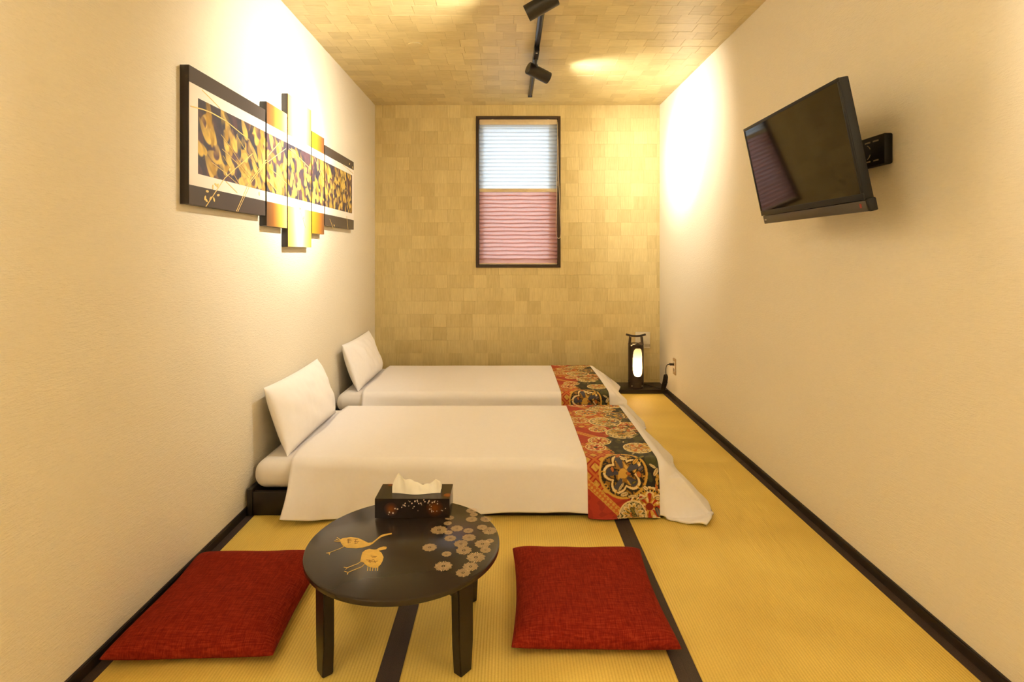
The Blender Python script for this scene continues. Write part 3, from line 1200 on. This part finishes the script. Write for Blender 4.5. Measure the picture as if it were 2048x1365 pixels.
# tissue: a pulled-up sheet, two leaves that join at crumpled ridges
nu_, nv_ = 60, 34
u = np.linspace(0, 1, nu_)
hprof = np.interp(u, [0, .08, .13, .22, .35, .5, .62, .75, .87, .95, 1], [.024, .05, .066, .052, .043, .034, .026, .026, .044, .040, .022])
ang = np.linspace(-.5, .5, nv_)
Pt = np.zeros((nu_, nv_, 3))
for i in range(nu_):
    for j in range(nv_):
        q = ang[j]
        h_ = hprof[i] * (1 - abs(2 * q) ** 1.6)
        fold = .006 * math.sin(u[i] * 19 + q * 5) + .004 * math.sin(u[i] * 37 + 1)
        spread = .020 * (1.15 - .35 * math.cos(u[i] * 2 * PI))
        lean = -.012 * math.sin(u[i] * PI)
        Pt[i, j] = (scx - .083 + u[i] * .170 + .012 * (h_ / .06) * (u[i] - .35), scy + 2 * q * spread + lean * (h_ / .05) + fold * (h_ / .04), bz1 + .0012 + h_)
ts = grid_obj('tissue', Pt, M['tissue'])
ts.parent = tbx
ts.matrix_parent_inverse = Matrix.Translation(-Vector(tbx.location))


# ------------------------------------------------------------------ floor cushions
def zabuton(cx, cy, w, d, rot, seed, label):
    n = 56
    u = np.sin(np.linspace(-1, 1, n) * PI / 2)
    U, V = np.meshgrid(u, u, indexing='ij')
    pin = .060
    X = U * w / 2 * (1 - pin * (1 - V ** 2) * np.abs(U) ** 3)
    Y = V * d / 2 * (1 - pin * (1 - U ** 2) * np.abs(V) ** 3)
    e = (np.clip(1 - np.abs(U) ** 3.4, 0, 1) ** .38) * (np.clip(1 - np.abs(V) ** 3.4, 0, 1) ** .38)
    seam = .031 + .008 * (np.abs(U * V)) ** 2
    crn = .004 * sines(X, Y, seed, 12) + .002 * sines(X, Y, seed + 1, 34)
    top = seam + e * (.062 + crn * 2.2)
    bot = seam - e * .0305
    bot = np.maximum(bot, .001)
    A = np.stack([X, Y, top], -1).reshape(-1, 3)
    B = np.stack([X, Y, bot], -1).reshape(-1, 3)
    idx = np.arange(n * n).reshape(n, n)
    f1 = np.stack([idx[:-1, :-1], idx[1:, :-1], idx[1:, 1:], idx[:-1, 1:]], -1).reshape(-1, 4)
    o = obj('floor_cushion', np.concatenate([A, B]), np.concatenate([f1, f1[:, ::-1] + n * n]).tolist(), M['zabuton'], smooth=True)
    bm = bmesh.new()
    bm.from_mesh(o.data)
    bmesh.ops.remove_doubles(bm, verts=bm.verts, dist=.0004)
    bmesh.ops.recalc_face_normals(bm, faces=bm.faces)
    bm.to_mesh(o.data)
    bm.free()
    o.data.shade_smooth()
    o.location = (cx, cy, .0006)
    o.rotation_euler = (0, 0, rot)
    tag(o, label, 'cushion', 'red floor cushions')


zabuton(.262, 1.905, .50, .545, math.radians(-.8), 61, 'square red slub-cloth floor cushion lying on a dark tatami border')
zabuton(-.935, 1.87, .49, .55, math.radians(2.0), 71, 'square red slub-cloth floor cushion against the skirting of the art wall')

# ------------------------------------------------------------------ wall art
art = empty('wall_art', (XL, 3.1, 1.24))
tag(art, 'five-panel lacquer wall art with gold leaves on white and black bands', 'wall art')
AX = XL + .035
PANELS = [(2.041, 2.682, 1.384, 1.897, 0), (2.697, 2.945, 1.336, 1.942, 1), (2.957, 3.308, 1.238, 2.056, 2), (3.320, 3.538, 1.323, 1.936, 3), (3.551, 4.215, 1.384, 1.897, 0)]
PZ0, PZ1, BZ0, BZ1, PY0, PY1 = 1.503, 1.790, 1.4556, 1.835, 2.10, 4.167
NAVY, PLUM, GOLD, GOLD3 = np.array(lin((62, 60, 72))), np.array(lin((96, 70, 76))), np.array(lin((224, 186, 92))), np.array(lin((176, 136, 56)))
CREAM, CHAR = np.array(lin((240, 228, 214))), np.array(lin((74, 66, 62)))
r_ = np.random.RandomState(44)
LEAF = []
for i in range(560):
    q = r_.uniform(0, 1)
    y = PY0 + (PY1 - PY0) * q ** .8
    LEAF.append((y, r_.uniform(PZ0, PZ1), r_.uniform(.03, .062) * (1.12 - .45 * q), r_.uniform(.018, .036) * (1.1 - .45 * q), r_.normal(2.0, .5), r_.randint(6)))


def art_colour(Y, Z, kind, y0, y1):
    C = np.zeros(Y.shape + (3,))
    q = (Y - y0) / (y1 - y0)
    if kind == 0:
        C[:] = CHAR
    else:
        stops = {1: [(0, (110, 78, 50)), (.3, (150, 96, 44)), (.7, (238, 176, 74)), (1, (250, 216, 140))],
                 2: [(0, (236, 190, 84)), (.2, (248, 220, 140)), (.5, (255, 250, 236)), (.72, (250, 226, 150)), (1, (230, 176, 64))],  # gold gradient, with the spotlight's glare painted in as the near-white middle
                 3: [(0, (232, 164, 44)), (.35, (226, 140, 36)), (.75, (160, 100, 46)), (1, (112, 76, 50))]}[kind]
        xs = [s[0] for s in stops]
        L = np.array([lin(s[1]) for s in stops])
        for k in range(3):
            C[..., k] = np.interp(q, xs, L[:, k])
    band = (Z > BZ0) & (Z < BZ1)
    C[band] = CREAM
    pic = (Z > PZ0) & (Z < PZ1) & (Y > PY0) & (Y < PY1)
    n1 = sines(Y, Z, 90, 26)
    B = NAVY + (PLUM - NAVY) * np.clip(n1 * 2 + .3, 0, 1)[..., None]
    for (ly, lz, a_, b_, an, kd) in LEAF:
        if ly + a_ < y0 or ly - a_ > y1:
            continue
        dy, dz = Y - ly, Z - lz
        p = (dy * math.cos(an) + dz * math.sin(an)) / a_
        s = (-dy * math.sin(an) + dz * math.cos(an)) / b_
        k = p ** 2 + (s / (.45 + .55 * np.clip(.5 - .5 * p, 0, 1)) ** 1.0) ** 2
        m = np.clip((1 - k) * 3, 0, 1) * np.clip(.75 - .5 * p, .15, 1)
        col = [GOLD, GOLD, GOLD3, GOLD * .85, PLUM, NAVY][kd]
        B = B * (1 - m[..., None]) + col * m[..., None]
    B = B * (1 + .25 * sines(Y, Z, 91, 190)[..., None])
    C[pic] = B[pic]
    return np.clip(C, 0, 1)


def dense(a_, b_, cuts, st):
    xs = np.linspace(a_, b_, max(2, int((b_ - a_) / st)))
    for c in cuts:
        if a_ < c < b_:
            xs = np.concatenate([xs, [c - .0003, c + .0003]])
    return np.unique(xs)


for (y0, y1, z0, z1, kind) in PANELS:
    pn = rel(box('panel', (XL + .001, y0, z0), (AX - .0008, y1, z1), M['dark_wood'], bev=.0008), art)
    ys = dense(y0 + .0005, y1 - .0005, [PY0, PY1], .0034)
    zs = dense(z0 + .0005, z1 - .0005, [PZ0, PZ1, BZ0, BZ1], .0028)
    Yg, Zg = np.meshgrid(ys, zs, indexing='ij')
    P = np.stack([np.full_like(Yg, AX), Yg, Zg], -1)
    g_ = grid_obj('picture_face', P, M['print_art'], smooth=False, colour=art_colour(Yg, Zg, kind, y0, y1))
    g_.parent = pn
    g_.matrix_parent_inverse = Matrix.Translation(-Vector(art.location))
    g_.matrix_parent_inverse = pn.matrix_parent_inverse.inverted() @ Matrix.Translation((0, 0, 0)) if False else Matrix.Identity(4)


def on_art(px, py):
    y = FPX * -AX / (1017 - px)
    return (y, EYE + (508 - py) * y / FPX)


def art_strip(bm, pts, w):
    for i in range(len(pts) - 1):
        a_, b_ = Vector(pts[i]), Vector(pts[i + 1])
        d = b_ - a_
        n_ = Vector((-d.y, d.x)).normalized() * w / 2
        q = [a_ + n_, a_ - n_, b_ - n_, b_ + n_]
        f = [bm.verts.new((AX + .0012, p.x, p.y)) for p in q]
        g_ = [bm.verts.new((AX - .0006, p.x, p.y)) for p in q]
        bm.faces.new(f)
        for k in range(4):
            bm.faces.new((f[k], f[(k + 1) % 4], g_[(k + 1) % 4], g_[k]))


Z8 = lambda x, y: on_art(360 + x * .1905, 180 + y * .1905)
Z1 = lambda x, y: on_art(340 + x * .293, 110 + y * .293)
STEMS = [([Z8(270, 1225), Z8(470, 925), Z8(760, 670)], .0035), ([Z8(590, 1275), Z8(730, 960), Z8(905, 735)], .003), ([Z8(605, 1280), Z8(750, 965), Z8(905, 760)], .0026),
         ([Z8(110, 170), Z8(240, 205), Z8(330, 240), Z8(480, 325)], .0045), ([Z8(480, 325), Z8(620, 440), Z8(720, 520)], .0035), ([Z8(230, 0), Z8(330, 100), Z8(420, 195)], .0028),
         ([Z8(430, 470), Z8(520, 590), Z8(640, 780), Z8(760, 930)], .0022), ([Z8(440, 620), Z8(640, 810), Z8(720, 920)], .0022), ([Z8(450, 690), Z8(560, 880), Z8(630, 1000)], .002),
         ([Z8(330, 760), Z8(460, 860), Z8(600, 985)], .0022), ([Z8(480, 960), Z8(600, 1080)], .003), ([Z8(590, 470), Z8(700, 660), Z8(860, 880)], .002),
         ([Z1(668, 690), Z1(745, 600)], .003), ([Z1(668, 730), Z1(790, 640)], .003), ([Z1(670, 860), Z1(745, 950)], .003), ([Z1(690, 780), Z1(795, 880)], .003),
         ([Z1(815, 640), Z1(880, 700), Z1(960, 780)], .003), ([Z1(870, 900), Z1(880, 1040), Z1(925, 1180)], .003), ([Z1(985, 700), Z1(1045, 860)], .003),
         ([Z1(1180, 750), Z1(1250, 810)], .003), ([Z1(1090, 1120), Z1(1115, 1190)], .003), ([Z1(1205, 1100), Z1(1215, 1190)], .003)]
for pts, w in STEMS:
    bm = bmesh.new()
    art_strip(bm, pts, w)
    rel(from_bm('gold_stem', bm, M['art_gold']), art)
SEEDS = [Z8(285, 1065), Z8(262, 1135), Z8(275, 1160), Z8(320, 1140), Z8(355, 1150), Z8(400, 1105), Z8(345, 1020), Z8(375, 995), Z8(395, 1005), Z8(485, 885), Z8(520, 835), Z8(830, 1090),
         Z1(890, 1050), Z1(912, 1112), Z1(1120, 1165), Z1(1225, 745), Z1(1245, 770)]
for k, (y, z) in enumerate(SEEDS):
    bm = bmesh.new()
    n = 10
    an = k * 1.3
    top = [bm.verts.new((AX + .0014, y + .010 * math.cos(2 * PI * i / n) * math.cos(an) - .005 * math.sin(2 * PI * i / n) * math.sin(an),
                         z + .010 * math.cos(2 * PI * i / n) * math.sin(an) + .005 * math.sin(2 * PI * i / n) * math.cos(an))) for i in range(n)]
    bot = [bm.verts.new((AX - .0006, v_.co.y, v_.co.z)) for v_ in top]
    bm.faces.new(top)
    for i in range(n):
        bm.faces.new((top[i], top[(i + 1) % n], bot[(i + 1) % n], bot[i]))
    rel(from_bm('gold_seed', bm, M['art_gold']), art)

# ------------------------------------------------------------------ television
tvc = Vector((1.0893, 2.1208, 1.5639))
yaw, pit, TW, TH = -.0145, .207, .735, .397
tu = Vector((math.sin(yaw), -math.cos(yaw), 0))
n0 = Vector((-math.cos(yaw), -math.sin(yaw), 0))
tv_ = Vector((0, 0, 1)) * math.cos(pit) + n0 * math.sin(pit)
tn = tu.cross(tv_)
if tn.x > 0:
    tn = -tn
B4 = Matrix((tu, tv_, tn)).transposed().to_4x4()
B4.translation = tvc
tv = empty('television', tuple(tvc))
tag(tv, 'black flat television on a swing arm mounted on the wall', 'television')


def tbox(name, a_, b_, mat, bev=0.0, par=None):
    return rel(box(name, a_, b_, mat, bev=bev, mtx=B4), tv) if par is None else None


tbox('casing', (-TW / 2, -TH / 2, -.032), (TW / 2, TH / 2, -.001), M['plastic_black'], .004)
tbox('screen', (-TW / 2 + .012, -TH / 2 + .022, -.002), (TW / 2 - .012, TH / 2 - .012, .0004), M['screen'])
for nm, a_, b_ in (('bezel', (-TW / 2, TH / 2 - .012, -.004), (TW / 2, TH / 2, .002)), ('bezel', (-TW / 2, -TH / 2, -.004), (TW / 2, -TH / 2 + .022, .002)),
                   ('bezel', (-TW / 2, -TH / 2 + .022, -.004), (-TW / 2 + .012, TH / 2 - .012, .002)), ('bezel', (TW / 2 - .012, -TH / 2 + .022, -.004), (TW / 2, TH / 2 - .012, .002))):
    tbox(nm, a_, b_, M['screen'] if False else M['plastic_black'], .0015)
tbox('back_cover', (-TW / 2 + .10, -TH / 2 + .03, -.075), (TW / 2 - .06, TH / 2 - .10, -.030), M['plastic_black'], .02)
tbox('speaker_bar', (-TW / 2 + .004, -TH / 2 - .037, -.026), (TW / 2 - .001, -TH / 2 - .001, -.002), M['plastic_grey'], .003)
tbox('bar_end_cap', (TW / 2 - .001, -TH / 2 - .038, -.030), (TW / 2 + .012, -TH / 2 + .004, -.004), M['plastic_black'], .004)
tbox('power_mark', (TW / 2 - .034, -TH / 2 - .024, -.003), (TW / 2 - .024, -TH / 2 - .010, -.0015), M['red_mark'])
tbox('maker_badge', (-TW / 2 + .016, -TH / 2 - .022, -.003), (-TW / 2 + .034, -TH / 2 - .017, -.0015), M['white_mark'])
# swing arm and wall plate
wp = box('wall_plate', (XR - .033, 1.975, 1.522), (XR - .0005, 2.33, 1.632), M['plastic_black'], bev=.006)
rel(wp, tv)
for k in range(4):
    q = box('plate_slot', (XR - .0345, 2.005 + k * .045, 1.609), (XR - .0325, 2.035 + k * .045, 1.614), M['vent_grey'])
    q.parent = wp
    q = box('plate_slot', (XR - .0345, 2.005 + k * .045, 1.538), (XR - .0325, 2.032 + k * .045, 1.543), M['vent_grey'])
    q.parent = wp
for a0 in (.4, 2.0, 3.5, 5.1):
    bm = bmesh.new()
    pts = [(XR - .034, 2.08 + .032 * math.cos(a0 + i * .15), 1.576 + .028 * math.sin(a0 + i * .15)) for i in range(6)]
    add_tube(bm, pts, .0016, 5)
    q = from_bm('ring_slot', bm, M['vent_grey'])
    q.parent = wp
back = tvc - tn * .075
rel(box('arm_bracket', (-.10, -.10, -.092), (.10, .10, -.073), M['plastic_black'], bev=.003, mtx=B4), tv)
el = Vector((XR - .10, 2.36, 1.575))
rel(tube('arm', [(XR - .030, 2.22, 1.577), tuple(el)], .017, M['plastic_black'], n=12), tv)
rel(tube('arm', [tuple(el + Vector((0, 0, -.02))), tuple(el + Vector((0, 0, .02)))], .022, M['plastic_black'], n=14), tv)
rel(tube('arm', [tuple(el), tuple(tvc - tn * .088)], .017, M['plastic_black'], n=12), tv)

# ------------------------------------------------------------------ low board, lantern, sockets
sh = empty('low_shelf', (.1, 4.89, 0))
tag(sh, 'low dark wooden shelf board along the foot of the window wall', 'shelf')
SB = 4.748
rel(box('top_board', (XL + .012, SB, .013), (XR - .0005, YB - .003, .036), M['dark_wood'], bev=.003), sh)
rel(box('base', (XL + .014, SB + .010, .0005), (XR - .001, YB - .004, .013), M['bed_wood']), sh)

lx, ly, lz, lr = 1.112, 4.845, .0365, .066
lamp = empty('bamboo_lantern', (lx, ly, lz))
tag(lamp, 'smoked bamboo lantern with glowing oval window on the low shelf', 'lamp')
n = 72
LH = .375
# tube body with an oval opening facing the room and a cut-away top between two uprights
face_a = math.radians(-85)


def inside_hole(a_, z):
    da = (a_ - face_a + PI) % (2 * PI) - PI
    p, q = da * lr / .049, (z - .225) / .122
    return abs(p) ** 3.2 + abs(q) ** 3.2 < 1


NZ, NA = 150, 160
bm = bmesh.new()
vo, vi = {}, {}
zs_ = np.linspace(0, .44, NZ + 1)


def wall_top(a_):
    c = abs(math.cos(a_))                       # uprights at left and right (angle 0 and pi)
    return .44 if c > .86 else LH + .012 * math.sin(3 * a_)


def gv(d, i, j, r):
    k = (i % NA, j)
    if k not in d:
        a_ = 2 * PI * (i % NA) / NA
        rr = r * (1 - .10 * min(1, max(0, (zs_[j] - LH) / .06)))
        d[k] = bm.verts.new((lx + rr * math.cos(a_), ly + rr * math.sin(a_), lz + zs_[j]))
    return d[k]


def cell(i, j):
    a_ = 2 * PI * (i % NA + .5) / NA
    z = (zs_[j] + zs_[j + 1]) / 2
    return 0 <= j < NZ and z < wall_top(a_) and not inside_hole(a_, z)


keep = {(i, j): cell(i, j) if j < NZ else False for i in range(NA) for j in range(NZ)}
RO, RI = lr, lr - .007
for (i, j), k in keep.items():
    if not k:
        continue
    bm.faces.new((gv(vo, i, j, RO), gv(vo, i + 1, j, RO), gv(vo, i + 1, j + 1, RO), gv(vo, i, j + 1, RO)))
    bm.faces.new((gv(vi, i, j, RI), gv(vi, i, j + 1, RI), gv(vi, i + 1, j + 1, RI), gv(vi, i + 1, j, RI)))
    for (di, dj, c0, c1) in ((-1, 0, (0, 0), (0, 1)), (1, 0, (1, 0), (1, 1)), (0, -1, (0, 0), (1, 0)), (0, 1, (0, 1), (1, 1))):
        nb = ((i + di) % NA, j + dj)
        if not keep.get(nb, False):
            bm.faces.new((gv(vo, i + c0[0], j + c0[1], RO), gv(vo, i + c1[0], j + c1[1], RO), gv(vi, i + c1[0], j + c1[1], RI), gv(vi, i + c0[0], j + c0[1], RI)))
body = rel(from_bm('bamboo_body', bm, M['bamboo'], smooth=True), lamp)
for z, dz in ((.055, .006), (.395 - .02, .004)):
    rel(lathe('bamboo_node', [(lr - .002, z - dz), (lr + .0025, z), (lr - .002, z + dz)], M['bamboo'], n=48, mtx=Matrix.Translation((lx, ly, lz))), lamp)
hb = [(lx + x, ly, lz + .445 + .010 * (x / .08) ** 2 * 1.3) for x in np.linspace(-.085, .085, 15)]
rel(tube('handle_bar', hb, [.009] * 15, M['bamboo'], n=10), lamp)
rel(lathe('paper_shade', [(0, .02), (.052, .02), (.052, .365), (0, .366)], M['lamp_paper'], n=40, mtx=Matrix.Translation((lx, ly, lz))), lamp)
for a_ in (-2.3, -.9):
    rel(lathe('foot_stud', [(0, 0), (.006, .002), (.007, .006), (0, .012)], M['white_mark'], n=12,
              mtx=Matrix.Translation((lx + (lr + .002) * math.cos(a_), ly + (lr + .002) * math.sin(a_), lz + .016))), lamp)
pd = bpy.data.lights.new('bulb', 'POINT')
pd.energy = 1.7
pd.color = (1.0, .74, .42)
pd.shadow_soft_size = .016
po = bpy.data.objects.new('bulb', pd)
link(po)
po.location = (0, 0, .135)
po.parent = lamp

# wall unit on the window wall behind the lantern
wu = empty('wall_unit', (1.24, YB - .002, .345))
tag(wu, 'square cream plastic wall unit with a small grille behind the lantern', 'wall unit')
k = YB / FPX
ux0, ux1, uz0, uz1 = (1270 - 1017) * k, (1299.5 - 1017) * k, EYE + (508 - 696.5) * k, EYE + (508 - 664) * k
rel(box('cover', (ux0, YB - .016, uz0), (ux1, YB - .0022, uz1), M['plastic_white'], bev=.003), wu)
for i in range(5):
    for j in range(3):
        x, z = ux0 + .082 + i * .0105, uz0 + .012 + j * .010
        rel(box('grille_hole', (x, YB - .0168, z), (x + .0065, YB - .0155, z + .006), M['vent_grey']), wu)

# outlet with plug and bundled cord
oy0, oy1, oz0, oz1 = 4.535, 4.605, .205, .338
ol = empty('wall_outlet', (XR, 4.57, oz0))
tag(ol, 'cream wall outlet plate near the floor beside the low shelf', 'outlet')
rel(box('plate', (XR - .007, oy0, oz0), (XR - .0005, oy1, oz1), M['outlet_frame'], bev=.002), ol)
rel(box('insert', (XR - .0085, 4.55, oz0 + .022), (XR - .0068, 4.59, oz1 - .022), M['plastic_white'], bev=.001), ol)
for z in (.243, .29):
    rel(box('socket', (XR - .0095, 4.556, z - .013), (XR - .008, 4.584, z + .013), M['vent_grey'], bev=.002), ol)
cd = empty('power_cord', (XR - .03, 4.6, .04))
tag(cd, 'dark lantern power cord with plug, tied in a bundle beside the outlet', 'cord')
rel(box('plug', (XR - .045, 4.556, .281), (XR - .0091, 4.584, .299), M['cord'], bev=.004), cd)
pts = [(XR - .044, 4.57, .29), (XR - .062, 4.573, .284), (XR - .070, 4.58, .262), (XR - .066, 4.60, .225), (XR - .060, 4.62, .195)]
rel(tube('lead', smooth_path(pts), .0034, M['cord']), cd)
bm = bmesh.new()
for k_ in range(4):
    o_ = (k_ - 1.5) * .006
    lp = [(XR - .060 + o_, 4.62 + o_, .195), (XR - .052 + o_, 4.63, .17), (XR - .056 + o_, 4.645, .11), (XR - .066 + o_, 4.66, .062), (XR - .076 + o_, 4.655, .055), (XR - .080 + o_, 4.645, .08),
          (XR - .072 + o_, 4.63, .14), (XR - .066 + o_, 4.622, .185), (XR - .060 + o_, 4.62, .196)]
    add_tube(bm, smooth_path(lp, 5), .0034, 7)
rel(from_bm('cord_bundle', bm, M['cord'], smooth=True), cd)
rel(tube('cord_tie', [(XR - .078, 4.634, .122), (XR - .045, 4.646, .126)], .011, M['cord'], n=10), cd)
pts = [(XR - .076, 4.655, .058), (XR - .06, 4.70, .045), (XR - .07, 4.76, .042), (XR - .12, 4.86, .041), (lx + lr + .03, 4.92, .041), (lx + lr - .002, 4.875, .05)]
rel(tube('lead', smooth_path(pts), .0034, M['cord']), cd)
